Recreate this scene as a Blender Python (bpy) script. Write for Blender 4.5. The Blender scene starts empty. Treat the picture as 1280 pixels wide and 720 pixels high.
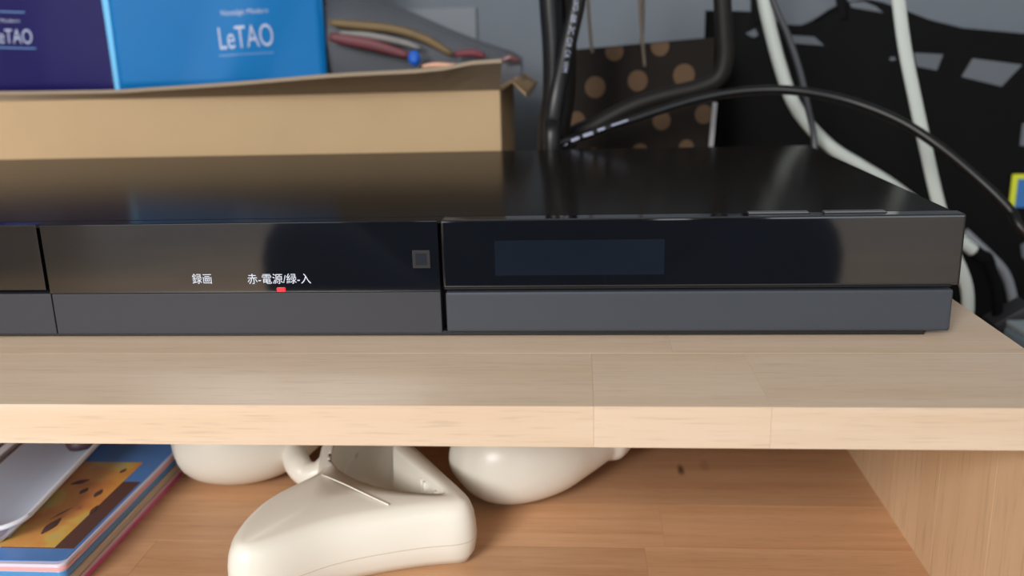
import bpy, bmesh, math, random
from mathutils import Vector, Matrix
random.seed(7)

# ------------------------------------------------------------------ camera, world, lights, exposure
SC = bpy.context.scene
COL = SC.collection
FPX = 1131.7                                  # focal length in pixels of the 1280 x 720 frame
PITCH, YAW, ROLL = 0.2635, -0.0801, 0.0269
CAM = Vector((0.0, -0.2418, 0.1007))          # the cabinet's top surface is z = 0, its front edge y = 0
FLOOR_Z = -0.30
_f = Vector((math.sin(YAW)*math.cos(PITCH), math.cos(YAW)*math.cos(PITCH), -math.sin(PITCH)))
_r = Vector((math.cos(YAW), -math.sin(YAW), 0))
_d = _f.cross(_r)
CR = math.cos(ROLL)*_r + math.sin(ROLL)*_d
CD = -math.sin(ROLL)*_r + math.cos(ROLL)*_d
CF = _f
cam_data = bpy.data.cameras.new('camera')
cam = bpy.data.objects.new('camera', cam_data)
COL.objects.link(cam)
SC.camera = cam
cam_data.sensor_width = 36.0
cam_data.lens = 36.0*FPX/1280.0
cam_data.clip_start = 0.01
cam_data.dof.use_dof = True
cam_data.dof.focus_distance = 0.31
cam_data.dof.aperture_fstop = 11.0
cam.matrix_world = Matrix(((CR.x, -CD.x, -CF.x, CAM.x), (CR.y, -CD.y, -CF.y, CAM.y),
                           (CR.z, -CD.z, -CF.z, CAM.z), (0, 0, 0, 1)))

W = bpy.data.worlds.new('world')
SC.world = W
W.use_nodes = True
W.node_tree.nodes['Background'].inputs[0].default_value = (0.86, 0.93, 1.0, 1)
W.node_tree.nodes['Background'].inputs[1].default_value = 1.7

def area(name, loc, target, size, power, color, size_y=None):
    l = bpy.data.lights.new(name, 'AREA')
    l.energy = power; l.color = color; l.size = size
    if size_y:
        l.shape = 'RECTANGLE'; l.size_y = size_y
    o = bpy.data.objects.new(name, l)
    COL.objects.link(o)
    o.location = loc
    o.rotation_euler = (Vector(target)-Vector(loc)).to_track_quat('-Z', 'Y').to_euler()
    return o
area('room_lamp', (-0.56, -1.32, 0.60), (0, 0.1, -0.02), 0.5, 22, (1.0, 0.955, 0.90))

SC.view_settings.view_transform = 'Standard'
SC.view_settings.look = 'None'
SC.view_settings.gamma = 1.0
SC.view_settings.use_curve_mapping = False
SC.view_settings.exposure = 0.2

# ------------------------------------------------------------------ geometry of the view (pixel -> point at a real depth)
def ray(px, py):
    return CR*((px-640)/FPX) + CD*((py-360)/FPX) + CF
def onY(px, py, y):
    d = ray(px, py); return CAM + d*((y-CAM.y)/d.y)
def onZ(px, py, z):
    d = ray(px, py); return CAM + d*((z-CAM.z)/d.z)

# ------------------------------------------------------------------ materials
def srgb(r, g, b):
    def c(v):
        v /= 255.0
        return v/12.92 if v <= 0.04045 else ((v+0.055)/1.055)**2.4
    return (c(r), c(g), c(b), 1)
def new_mat(name):
    m = bpy.data.materials.new(name); m.use_nodes = True
    nt = m.node_tree
    return m, nt, nt.nodes['Principled BSDF']
def mat(name, col, rough=0.5, metal=0.0, spec=0.5, var=0.0, scale=60, bump=0.0, bscale=400, coat=0, emit=None, estr=0, alpha=1, trans=0):
    m, nt, b = new_mat(name)
    c = srgb(*col)
    b.inputs['Base Color'].default_value = c
    b.inputs['Roughness'].default_value = rough
    b.inputs['Metallic'].default_value = metal
    b.inputs['Specular IOR Level'].default_value = spec
    b.inputs['Coat Weight'].default_value = coat
    b.inputs['Alpha'].default_value = alpha
    b.inputs['Transmission Weight'].default_value = trans
    if emit:
        b.inputs['Emission Color'].default_value = srgb(*emit); b.inputs['Emission Strength'].default_value = estr
    tc = nt.nodes.new('ShaderNodeTexCoord')
    if var:
        n = nt.nodes.new('ShaderNodeTexNoise'); n.inputs['Scale'].default_value = scale; n.inputs['Detail'].default_value = 4
        nt.links.new(tc.outputs['Object'], n.inputs['Vector'])
        mx = nt.nodes.new('ShaderNodeMix'); mx.data_type = 'RGBA'
        mx.inputs[6].default_value = tuple(min(1, v*(1+var)) for v in c[:3])+(1,)
        mx.inputs[7].default_value = tuple(v*(1-var) for v in c[:3])+(1,)
        nt.links.new(n.outputs['Fac'], mx.inputs[0]); nt.links.new(mx.outputs[2], b.inputs['Base Color'])
    if bump:
        n = nt.nodes.new('ShaderNodeTexNoise'); n.inputs['Scale'].default_value = bscale; n.inputs['Detail'].default_value = 3
        nt.links.new(tc.outputs['Object'], n.inputs['Vector'])
        bp = nt.nodes.new('ShaderNodeBump'); bp.inputs['Strength'].default_value = bump; bp.inputs['Distance'].default_value = 0.001
        nt.links.new(n.outputs['Fac'], bp.inputs['Height']); nt.links.new(bp.outputs['Normal'], b.inputs['Normal'])
    return m
def wood(name, light, dark, rough=0.45, tone=0.12, grain=(6, 130, 130), spec=0.5, spot=None, contrast=(0.36, 0.66)):
    """Grain runs along the object's local X (or Z, by the scale given); every stave gets its own tone."""
    m, nt, b = new_mat(name)
    N = nt.nodes.new; L = nt.links.new
    tc = N('ShaderNodeTexCoord'); oi = N('ShaderNodeObjectInfo')
    add = N('ShaderNodeVectorMath'); add.operation = 'MULTIPLY_ADD'
    L(oi.outputs['Random'], add.inputs[0]); add.inputs[1].default_value = (3.1, 5.3, 7.7)
    L(tc.outputs['Object'], add.inputs[2])
    mp = N('ShaderNodeMapping'); mp.inputs['Scale'].default_value = grain
    L(add.outputs[0], mp.inputs['Vector'])
    n1 = N('ShaderNodeTexNoise'); n1.inputs['Scale'].default_value = 1.0; n1.inputs['Detail'].default_value = 6; n1.inputs['Roughness'].default_value = 0.6
    n1.inputs['Distortion'].default_value = 0.6
    L(mp.outputs['Vector'], n1.inputs['Vector'])
    mp2 = N('ShaderNodeMapping'); mp2.inputs['Scale'].default_value = tuple(g*(0.35 if g < 50 else 0.22) for g in grain)
    L(add.outputs[0], mp2.inputs['Vector'])
    n2 = N('ShaderNodeTexNoise'); n2.inputs['Scale'].default_value = 1.0; n2.inputs['Detail'].default_value = 3; n2.inputs['Distortion'].default_value = 1.2
    L(mp2.outputs['Vector'], n2.inputs['Vector'])
    mean = N('ShaderNodeMath'); mean.operation = 'ADD'; L(n1.outputs['Fac'], mean.inputs[0]); L(n2.outputs['Fac'], mean.inputs[1])
    half = N('ShaderNodeMath'); half.operation = 'MULTIPLY'; half.inputs[1].default_value = 0.5; L(mean.outputs[0], half.inputs[0])
    cr = N('ShaderNodeValToRGB')
    cr.color_ramp.elements[0].position = contrast[0]; cr.color_ramp.elements[0].color = srgb(*dark)
    cr.color_ramp.elements[1].position = contrast[1]; cr.color_ramp.elements[1].color = srgb(*light)
    L(half.outputs[0], cr.inputs['Fac'])
    # tone of each stave
    tn = N('ShaderNodeMapRange'); tn.inputs['To Min'].default_value = 1-tone; tn.inputs['To Max'].default_value = 1+tone*0.6
    L(oi.outputs['Random'], tn.inputs['Value'])
    ml = N('ShaderNodeVectorMath'); ml.operation = 'SCALE'
    L(cr.outputs['Color'], ml.inputs[0]); L(tn.outputs[0], ml.inputs['Scale'])
    out = ml.outputs[0]
    # fine dark pores
    mp3 = N('ShaderNodeMapping'); mp3.inputs['Scale'].default_value = tuple(g*(8 if g < 50 else 9) for g in grain)
    L(add.outputs[0], mp3.inputs['Vector'])
    n3 = N('ShaderNodeTexNoise'); n3.inputs['Scale'].default_value = 1.0; n3.inputs['Detail'].default_value = 2
    L(mp3.outputs['Vector'], n3.inputs['Vector'])
    pr = N('ShaderNodeMapRange'); pr.inputs['From Min'].default_value = 0.30; pr.inputs['From Max'].default_value = 0.45; pr.inputs['To Min'].default_value = 0.86
    L(n3.outputs['Fac'], pr.inputs['Value'])
    m3 = N('ShaderNodeVectorMath'); m3.operation = 'SCALE'; L(out, m3.inputs[0]); L(pr.outputs[0], m3.inputs['Scale']); out = m3.outputs[0]
    if spot:
        for (cx, cy, sx, sy, k) in spot:
            ms = N('ShaderNodeMapping'); ms.vector_type = 'POINT'
            ms.inputs['Location'].default_value = (-cx/sx, -cy/sy, 0); ms.inputs['Scale'].default_value = (1/sx, 1/sy, 0)
            nz = N('ShaderNodeTexNoise'); nz.inputs['Scale'].default_value = 120
            L(tc.outputs['Object'], ms.inputs['Vector']); L(tc.outputs['Object'], nz.inputs['Vector'])
            ln = N('ShaderNodeVectorMath'); ln.operation = 'LENGTH'; L(ms.outputs['Vector'], ln.inputs[0])
            ad = N('ShaderNodeMath'); ad.operation = 'ADD'; L(ln.outputs['Value'], ad.inputs[0]); L(nz.outputs['Fac'], ad.inputs[1])
            mr = N('ShaderNodeMapRange'); mr.inputs['From Min'].default_value = 0.7; mr.inputs['From Max'].default_value = 1.5; mr.inputs['To Min'].default_value = k
            L(ad.outputs[0], mr.inputs['Value'])
            sc = N('ShaderNodeVectorMath'); sc.operation = 'SCALE'; L(out, sc.inputs[0]); L(mr.outputs[0], sc.inputs['Scale']); out = sc.outputs[0]
    L(out, b.inputs['Base Color'])
    b.inputs['Roughness'].default_value = rough; b.inputs['Specular IOR Level'].default_value = spec
    bp = N('ShaderNodeBump'); bp.inputs['Strength'].default_value = 0.12; bp.inputs['Distance'].default_value = 0.0005
    L(n1.outputs['Fac'], bp.inputs['Height']); L(bp.outputs['Normal'], b.inputs['Normal'])
    return m

# ------------------------------------------------------------------ object helpers
WP = {}                                        # world position of every object built
def tag(o, label=None, cat=None, group=None, kind=None):
    if label: o['label'] = label
    if cat: o['category'] = cat
    if group: o['group'] = group
    if kind: o['kind'] = kind
    return o
def empty(name, loc, label, cat, group=None):
    o = bpy.data.objects.new(name, None); COL.objects.link(o)
    o.empty_display_size = 0.02
    o.location = loc; WP[o] = Vector(loc)
    return tag(o, label, cat, group)
def link_mesh(name, me, m, parent=None, origin=None, smooth=False):
    """me in world coordinates; origin defaults to its box centre."""
    vs = [v.co for v in me.vertices]
    if origin is None:
        origin = Vector([(min(v[i] for v in vs)+max(v[i] for v in vs))/2 for i in range(3)])
    origin = Vector(origin)
    me.transform(Matrix.Translation(-origin))
    if m is not None: me.materials.append(m)
    if smooth:
        for p in me.polygons: p.use_smooth = True
    o = bpy.data.objects.new(name, me); COL.objects.link(o)
    WP[o] = origin.copy()
    if parent is not None:
        o.parent = parent; o.location = origin-WP[parent]
    else:
        o.location = origin
    return o
def mk(name, verts, faces, m, parent=None, smooth=False, bevel=0, seg=2, weld=0, origin=None):
    bm = bmesh.new()
    vv = [bm.verts.new(v) for v in verts]
    for f in faces:
        try: bm.faces.new([vv[i] for i in f])
        except ValueError: pass
    if weld: bmesh.ops.remove_doubles(bm, verts=bm.verts, dist=weld)
    bmesh.ops.recalc_face_normals(bm, faces=bm.faces)
    if bevel:
        bmesh.ops.bevel(bm, geom=list(bm.edges), offset=bevel, segments=seg, affect='EDGES', profile=0.6, clamp_overlap=True)
    me = bpy.data.meshes.new(name); bm.to_mesh(me); bm.free()
    o = link_mesh(name, me, m, parent, origin, smooth)
    if smooth and bevel:
        pass
    return o
BOXF = [(0, 1, 3, 2), (4, 6, 7, 5), (0, 4, 5, 1), (2, 3, 7, 6), (0, 2, 6, 4), (1, 5, 7, 3)]
def bx(name, x0, x1, y0, y1, z0, z1, m, parent=None, bevel=0, seg=2, smooth=False):
    v = [(x, y, z) for x in (x0, x1) for y in (y0, y1) for z in (z0, z1)]
    return mk(name, v, BOXF, m, parent, smooth, bevel, seg)
def hexa(name, bottom, top, m, parent=None, bevel=0, seg=2, smooth=False):
    n = len(bottom)
    v = list(bottom)+list(top)
    f = [tuple(range(n)), tuple(range(2*n-1, n-1, -1))]+[(i, (i+1) % n, n+(i+1) % n, n+i) for i in range(n)]
    return mk(name, v, f, m, parent, smooth, bevel, seg)
def spline(pts, n=10):
    P = [Vector(p) for p in pts]
    P = [2*P[0]-P[1]]+P+[2*P[-1]-P[-2]]
    out = []
    for i in range(1, len(P)-2):
        a, b, c, d = P[i-1:i+3]
        for k in range(n):
            t = k/n
            out.append(0.5*((2*b)+(c-a)*t+(2*a-5*b+4*c-d)*t*t+(3*b-a-3*c+d)*t**3))
    out.append(P[-2])
    return out
def tube(name, pts, r, m, parent=None, seg=12, n=8, flat=1.0, up=(0, 1, 0), smooth_path=True, radii=None):
    P = spline(pts, n) if smooth_path else [Vector(p) for p in pts]
    if radii:
        rr = [x.x for x in spline([(v, 0, 0) for v in radii], n)]
    verts, faces = [], []
    for i, p in enumerate(P):
        t = (P[min(i+1, len(P)-1)]-P[max(i-1, 0)]).normalized()
        u = Vector(up); u = (u-t*u.dot(t)).normalized(); s = t.cross(u)
        q = rr[i] if radii else r
        for k in range(seg):
            a = 2*math.pi*k/seg
            verts.append(p+s*(math.cos(a)*q)+u*(math.sin(a)*q*flat))
    for i in range(len(P)-1):
        for k in range(seg):
            a = i*seg+k; b = i*seg+(k+1) % seg
            faces.append((a, b, b+seg, a+seg))
    faces.append(tuple(range(seg))); faces.append(tuple(range((len(P)-1)*seg, len(P)*seg)))
    return mk(name, verts, faces, m, parent, smooth=True)
def loft(name, loops, m, parent=None, cap0=True, cap1=True, smooth=True, sub=0):
    n = len(loops[0]); verts = [p for l in loops for p in l]; faces = []
    for i in range(len(loops)-1):
        for k in range(n):
            a = i*n+k; b = i*n+(k+1) % n
            faces.append((a, b, b+n, a+n))
    if cap0: faces.append(tuple(range(n)))
    if cap1: faces.append(tuple(range((len(loops)-1)*n, len(loops)*n)))
    o = mk(name, verts, faces, m, parent, smooth)
    if sub:
        md = o.modifiers.new('subdivision', 'SUBSURF'); md.levels = sub; md.render_levels = sub
    return o
def smooth_by_angle(o, deg=35):
    me = o.data
    me.polygons.foreach_set('use_smooth', [True]*len(me.polygons))
    bm = bmesh.new(); bm.from_mesh(me)
    for e in bm.edges:
        if len(e.link_faces) == 2 and e.calc_face_angle(0) > math.radians(deg): e.smooth = False
    bm.to_mesh(me); bm.free()
def text(name, body, origin, xdir, ydir, height_scale, m, parent, width=None, extrude=0.00006, bold=0.0):
    cu = bpy.data.curves.new(name, 'FONT'); cu.body = body; cu.size = 1.0; cu.extrude = 0.0; cu.offset = bold
    to = bpy.data.objects.new(name, cu); COL.objects.link(to)
    dg = bpy.context.evaluated_depsgraph_get()
    me = bpy.data.meshes.new_from_object(to.evaluated_get(dg))
    bpy.data.objects.remove(to)
    xs = [v.co.x for v in me.vertices]; ys = [v.co.y for v in me.vertices]
    x0, x1 = min(xs), max(xs)
    xdir = Vector(xdir).normalized(); ydir = Vector(ydir).normalized()
    sx = (width/(x1-x0)) if width else height_scale
    for v in me.vertices:
        v.co = Vector(origin)+xdir*((v.co.x-x0)*sx)+ydir*(v.co.y*height_scale)
    return link_mesh(name, me, m, parent)

# ------------------------------------------------------------------ room
M_floor = wood('floor_oak', (208, 172, 124), (172, 136, 92), rough=0.35, tone=0.2, grain=(4, 60, 60))
M_wall = mat('wall_paper', (106, 113, 122), rough=0.9, spec=0.2, var=0.04, scale=30, bump=0.15, bscale=300)
o = bx('wall_back', -1.6, 1.6, 0.56, 0.62, FLOOR_Z, 2.0, M_wall); tag(o, kind='structure')
M_paint = mat('room_paint', (206, 204, 198), rough=0.9, spec=0.2)
tag(bx('ceiling', -1.6, 1.6, -2.4, 0.62, 2.0, 2.06, M_paint), kind='structure')  # unseen ceiling and side walls, added to block world light from above
tag(bx('wall_left', -1.66, -1.6, -2.4, 0.62, FLOOR_Z-0.04, 2.06, M_paint), kind='structure')
tag(bx('wall_right', 1.6, 1.66, -2.4, 0.62, FLOOR_Z-0.04, 2.06, M_paint), kind='structure')
fl = bx('floor', -1.6, 1.6, -2.4, 0.56, FLOOR_Z-0.04, FLOOR_Z-0.006, M_floor); tag(fl, kind='structure')
for i in range(20):                                     # floorboards of the room
    y0 = -2.4+i*0.148
    x = -1.6-random.random()*0.8
    while x < 1.6:
        x1 = min(x+0.9, 1.6); x0 = max(x, -1.6)
        if x1-x0 > 0.02:
            bx('plank', x0+0.0006, x1-0.0006, y0+0.0006, min(y0+0.1474, 0.559), FLOOR_Z-0.006, FLOOR_Z, M_floor, fl, bevel=0.0008, seg=1)
        x += 0.9

# ------------------------------------------------------------------ cabinet of laminated boards
XB, TB, YB = 0.1443, 0.0127, 0.455          # right edge, board thickness, depth
XL = -0.62
M_pine = wood('pale_pine', (222, 200, 178), (211, 184, 156), rough=0.36, tone=0.012, grain=(7, 150, 150), contrast=(0.34, 0.6))
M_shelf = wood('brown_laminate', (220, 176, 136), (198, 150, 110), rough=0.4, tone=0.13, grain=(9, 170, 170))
M_side = wood('pale_pine_upright', (236, 206, 170), (222, 188, 150), rough=0.45, tone=0.03, grain=(60, 60, 5), contrast=(0.34, 0.62))
cab = empty('tv_cabinet', (0, 0.2, FLOOR_Z), 'low cabinet of laminated pale pine with a browner lower shelf', 'cabinet')
G = 0.00002
def x_at(px, py, z): return onZ(px, py, z).x
rows = [(0.0, 0.046, [x_at(742, 508, 0), x_at(965, 509, 0)]), (0.046, 0.09, [-0.33, 0.03]), (0.09, 0.135, [-0.21, 0.085]),
        (0.135, 0.18, [-0.4, -0.08]), (0.18, 0.225, [-0.27, 0.05]), (0.225, 0.27, [-0.15]), (0.27, 0.315, [-0.35, 0.0]),
        (0.315, 0.36, [-0.2]), (0.36, 0.405, [-0.44, -0.1]), (0.405, YB, [-0.3, 0.06])]
for y0, y1, br in rows:
    xs = [XL]+br+[XB]
    for a, b in zip(xs, xs[1:]):
        bx('top_board_stave', a+G, b-G, y0+G, y1-G, -TB, 0, M_pine, cab, bevel=0.00006, seg=1)
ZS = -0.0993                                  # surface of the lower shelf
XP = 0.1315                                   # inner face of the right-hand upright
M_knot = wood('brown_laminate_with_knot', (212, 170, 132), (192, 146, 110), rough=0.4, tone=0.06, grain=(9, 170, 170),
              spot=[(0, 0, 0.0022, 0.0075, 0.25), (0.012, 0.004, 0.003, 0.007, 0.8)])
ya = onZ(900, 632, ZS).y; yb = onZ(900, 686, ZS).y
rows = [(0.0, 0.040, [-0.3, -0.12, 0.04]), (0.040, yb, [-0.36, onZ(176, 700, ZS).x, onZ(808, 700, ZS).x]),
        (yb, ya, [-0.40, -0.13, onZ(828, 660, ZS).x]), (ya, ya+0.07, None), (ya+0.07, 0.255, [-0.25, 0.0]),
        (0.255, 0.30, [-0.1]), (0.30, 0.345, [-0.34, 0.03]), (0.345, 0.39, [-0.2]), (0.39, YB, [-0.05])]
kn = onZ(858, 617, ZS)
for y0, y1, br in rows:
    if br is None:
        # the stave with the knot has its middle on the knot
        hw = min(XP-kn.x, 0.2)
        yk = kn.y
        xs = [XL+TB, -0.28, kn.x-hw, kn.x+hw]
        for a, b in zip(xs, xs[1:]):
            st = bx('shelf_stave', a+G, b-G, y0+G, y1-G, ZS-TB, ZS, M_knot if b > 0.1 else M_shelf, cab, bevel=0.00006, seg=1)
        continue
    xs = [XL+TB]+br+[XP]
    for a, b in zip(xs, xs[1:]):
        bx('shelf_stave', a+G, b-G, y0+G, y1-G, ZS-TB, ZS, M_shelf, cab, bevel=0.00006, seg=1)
def upright(x0, x1):
    y = 0.002; k = 0
    ws = [0.03, 0.042, 0.046, 0.042, 0.046, 0.042, 0.046, 0.042, 0.046, 0.05]
    for w in ws:
        y1 = min(y+w, YB-0.002)
        if y1-y > 0.004:
            bx('upright_stave', x0, x1, y+G, y1-G, FLOOR_Z, -TB-0.0001, M_side, cab, bevel=0.00006, seg=1)
        y = y1
upright(XP, XB); upright(XL, XL+TB)

# ------------------------------------------------------------------ recorder
M_gloss = mat('gloss_black', (16, 19, 25), rough=0.05, spec=1.0)
M_top = mat('satin_black', (30, 28, 27), rough=0.15, spec=0.010, bump=0.03, bscale=900)
def dust(m, scale=330, amount=0.05, strength=0.55):
    nt = m.node_tree; b = nt.nodes['Principled BSDF']; N = nt.nodes.new; L = nt.links.new
    tc = N('ShaderNodeTexCoord'); v = N('ShaderNodeTexVoronoi'); v.inputs['Scale'].default_value = scale; L(tc.outputs['Object'], v.inputs['Vector'])
    n = N('ShaderNodeTexNoise'); n.inputs['Scale'].default_value = 40; L(tc.outputs['Object'], n.inputs['Vector'])
    lt = N('ShaderNodeMapRange'); lt.inputs['From Min'].default_value = amount*2.4; lt.inputs['From Max'].default_value = amount; L(v.outputs['Distance'], lt.inputs['Value'])
    th = N('ShaderNodeMapRange'); th.inputs['From Min'].default_value = 0.80; th.inputs['From Max'].default_value = 0.95; L(v.outputs['Color'], th.inputs['Value'])
    mu = N('ShaderNodeMath'); mu.operation = 'MULTIPLY'; L(lt.outputs[0], mu.inputs[0]); L(th.outputs[0], mu.inputs[1])
    m2 = N('ShaderNodeMath'); m2.operation = 'MULTIPLY'; m2.inputs[1].default_value = strength; L(mu.outputs[0], m2.inputs[0])
    mx = N('ShaderNodeMix'); mx.data_type = 'RGBA'; mx.inputs[6].default_value = tuple(b.inputs['Base Color'].default_value); mx.inputs[7].default_value = srgb(150, 146, 140)
    L(m2.outputs[0], mx.inputs[0]); L(mx.outputs[2], b.inputs['Base Color'])
dust(M_top)
M_matte = mat('graphite_paint', (56, 61, 69), rough=0.5, spec=0.4, var=0.25, scale=2500)
M_matte2 = mat('graphite_paint_dark', (50, 51, 58), rough=0.5, spec=0.4, var=0.1, scale=2500)
M_black = mat('black_plastic', (10, 10, 12), rough=0.5)
M_print = mat('white_print', (200, 208, 224), rough=0.6)
M_led = mat('red_led', (255, 40, 50), rough=0.4, emit=(255, 14, 30), estr=1.3)
M_disp = mat('display_glass', (20, 27, 38), rough=0.16, spec=0.6)
M_btn = mat('grey_button', (92, 94, 100), rough=0.35)
RX, RY, RH, RD, RWd = 0.1255, 0.0633, 0.0425, 0.2076, 0.48
RL = RX-RWd
rec = empty('video_recorder', (RX-RWd/2, RY+RD/2, 0), 'long black disc recorder with glossy front standing on the pale pine board', 'recorder')
ZM = 0.0177                                   # gloss / matte joint
# chassis with feet, lid sheet on top
bx('chassis', RL+0.002, RX-0.004, RY+0.0075, RY+RD-0.001, 0.0012, RH-0.0022, M_black, rec, bevel=0.0008)
bx('lid', RL+0.0005, RX-0.0005, RY+0.0068, RY+RD, RH-0.002, RH, M_top, rec, bevel=0.0006)
bx('rear_panel', RL+0.004, RX-0.006, RY+RD-0.001, RY+RD+0.001, 0.004, RH-0.004, M_black, rec, bevel=0.0005)
for fx in (RL+0.03, RX-0.035):
    for fy in (RY+0.025, RY+RD-0.03):
        bx('foot', fx-0.011, fx+0.011, fy-0.011, fy+0.011, 0.0, 0.0012, M_black, rec, bevel=0.0003, seg=1)
bx('base_strip', RL+0.012, onY(1157, 416, RY).x, RY+0.0012, RY+0.0076, 0.0004, 0.0022, M_black, rec, bevel=0.0002, seg=1)
# front sections: px of the seams
s1t, s1b = onY(50, 282, RY).x, onY(62, 362, RY).x
x_l = onY(56, 330, RY).x
x_m = onY(551, 330, RY).x
def front(name, x0, x1, z0, z1, m, y0=RY, y1=RY+0.007, bevel=0.0007, seg=3, parent=rec):
    return bx(name, x0, x1, y0, y1, z0, z1, m, parent, bevel=bevel, seg=seg)
front('disc_tray_panel', RL, x_l-0.0012, ZM+0.0006, RH, M_gloss, bevel=0.0004)
front('control_panel', x_l+0.0002, x_m-0.0006, ZM-0.0007, RH-0.0002, M_gloss, bevel=0.0002)
dp = front('display_panel', x_m+0.0006, RX+0.0012, ZM+0.0006, RH+0.0001, M_gloss, y0=RY-0.0006, bevel=0.0009)
front('joint_lip', x_m+0.0006, RX-0.0008, ZM-0.0004, ZM+0.0008, M_black, y0=RY+0.0012, bevel=0.0002, seg=1)
front('lower_flap_left', RL, x_l-0.0001, 0.0014, ZM-0.0009, M_matte2, y0=RY+0.0006, bevel=0.0003)
front('lower_flap_middle', x_l+0.0003, x_m-0.0007, 0.0014, ZM-0.0010, M_matte2, y0=RY+0.0006, bevel=0.0003)
front('lower_flap_right', x_m+0.0011, RX-0.0003, 0.0020, ZM-0.0010, M_matte, y0=RY-0.0002, bevel=0.0011, seg=4)
# lid front trim
bx('front_trim', RL+0.0006, RX-0.001, RY+0.0002, RY+0.0069, RH-0.0012, RH-0.00005, M_top, rec, bevel=0.0003)
# display window behind the tinted panel
p0 = onY(618, 301, RY-0.0006); p1 = onY(830, 343, RY-0.0006)
bx('display_window', p0.x, p1.x, RY-0.00066, RY-0.0003, p1.z, p0.z, M_disp, rec)
# remote sensor: recessed frame with square window
p0 = onY(515, 313, RY); p1 = onY(538, 335, RY)
sx0, sx1, sz0, sz1 = p0.x, p1.x, p1.z, p0.z
sen = bx('remote_sensor', sx0, sx1, RY-0.0001, RY+0.001, sz0, sz1, M_black, rec)
bx('sensor_window', sx0+0.0011, sx1-0.0011, RY-0.0002, RY+0.0006, sz0+0.0011, sz1-0.0011, mat('sensor_glass', (34, 38, 46), rough=0.2), sen)
# flat buttons set in the front of the lid
for a, b, nm in ((935, 1004, 'power_button'), (1031, 1100, 'eject_button')):
    q0 = onZ(a, 267, RH); q1 = onZ(b, 262, RH)
    bx('button_slot', q0.x-0.0004, q1.x+0.0004, RY+0.0033, RY+0.0072, RH-0.0006, RH+0.0003, M_black, rec, bevel=0.0001, seg=1)
    bx(nm, q0.x, q1.x, RY+0.0036, RY+0.0068, RH-0.0004, RH+0.0007, M_btn, rec, bevel=0.0002, seg=2)
# print and indicator
def front_text(name, body, xa, xb, ybase, ytop):
    a = onY(xa, ybase, RY); b = onY(xb, ybase, RY); t = onY(xa, ytop, RY)
    return text(name, body, (a.x, RY-0.00012, (a.z+b.z)/2), (1, 0, 0), (0, 0, 1), (t.z-a.z)/0.80, M_print, rec, width=b.x-a.x, bold=0.0)
front_text('record_lettering', '録画', 241, 265, 353.5, 342.5)
front_text('power_lettering', '赤-電源/緑-入', 310, 389, 353.5, 342.5)
p0 = onY(346, 359.5, RY); p1 = onY(357, 364, RY)
bx('power_lamp', p0.x, p1.x, RY-0.0004, RY+0.0006, p1.z, p0.z, M_led, rec, bevel=0.0002, seg=1)

# ------------------------------------------------------------------ cardboard box
M_card = mat('cardboard', (178, 153, 120), rough=0.85, spec=0.2, var=0.06, scale=25, bump=0.1, bscale=500)
M_flap_shaded = mat('cardboard_flap_shaded', (148, 134, 116), rough=0.9, spec=0.1, var=0.06, scale=25)  # greyer than the other cardboard: the flap's shade is put into its colour
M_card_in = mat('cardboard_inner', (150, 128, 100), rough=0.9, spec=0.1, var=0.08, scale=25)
YF = 0.335
xr = onY(625, 110, YF).x; xl = -0.46; zt = onY(620, 109, YF).z-0.0004; YBK = 0.452; T = 0.003
box = empty('cardboard_box', ((xl+xr)/2, (YF+YBK)/2, 0), 'open tan cardboard box behind the left part of the recorder', 'box')
bx('front_wall', xl, xr, YF, YF+T, 0, zt, M_card, box, bevel=0.0008)
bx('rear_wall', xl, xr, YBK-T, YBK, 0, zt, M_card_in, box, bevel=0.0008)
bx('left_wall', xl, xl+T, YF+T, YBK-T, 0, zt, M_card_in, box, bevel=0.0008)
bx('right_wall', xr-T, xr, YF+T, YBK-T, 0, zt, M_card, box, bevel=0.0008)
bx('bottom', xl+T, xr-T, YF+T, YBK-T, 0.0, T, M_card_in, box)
# front flap: flat under the bag on the left, raised towards the right end
N = 24
fv = []
for i in range(N+1):
    t = i/N; x = xl+(xr-xl)*t
    px = 640+(x)*1900
    lift = 0.0005
    far_px = None
    fv.append((x, YF+0.0002, zt+0.0006))
YE = YF-0.034                                  # the flap leans outwards over the front, its free edge nearer than the fold
FE = [onY(-480, 119, YF-0.003), onY(0, 113.5, YF-0.004), onY(145, 113, YF-0.010), onY(260, 104, YF-0.020), onY(410, 93, YE), onY(545, 85, YE), onY(580, 76, YE), onY(627, 73, YE)]
def flap_edge(t):
    k = t*(len(FE)-1)
    x = xl+(FE[-1].x-xl)*t
    for a, b in zip(FE, FE[1:]):
        if a.x <= x <= b.x: return a+(b-a)*((x-a.x)/(b.x-a.x))
    return FE[-1] if x > FE[-1].x else Vector((x, FE[0].y, FE[0].z))
ev = []
for i in range(N+1):
    t = i/N; q = flap_edge(t); ev.append((q.x, q.y, q.z+0.0003*math.sin(17*t+1)))
mid = [((a[0]+b[0])/2, (a[1]+b[1])/2, (a[2]+b[2])/2+0.0004) for a, b in zip(fv, ev)]
def sheet(name, rows_, m, parent, thick):
    n = len(rows_[0]); k = len(rows_)
    top = [Vector(p) for r_ in rows_ for p in r_]
    bot = [p-Vector((0, 0, thick)) for p in top]
    V = top+bot; F = []; o_ = n*k
    for j in range(k-1):
        for i in range(n-1):
            a = j*n+i
            F.append((a, a+1, a+n+1, a+n)); F.append((o_+a, o_+a+n, o_+a+n+1, o_+a+1))
    for i in range(n-1):
        F.append((i, o_+i, o_+i+1, i+1)); a = (k-1)*n+i; F.append((a, a+1, o_+a+1, o_+a))
    for j in range(k-1):
        a = j*n; F.append((a, a+n, o_+a+n, o_+a)); a = j*n+n-1; F.append((a, o_+a, o_+a+n, a+n))
    return mk(name, V, F, m, parent)
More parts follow.
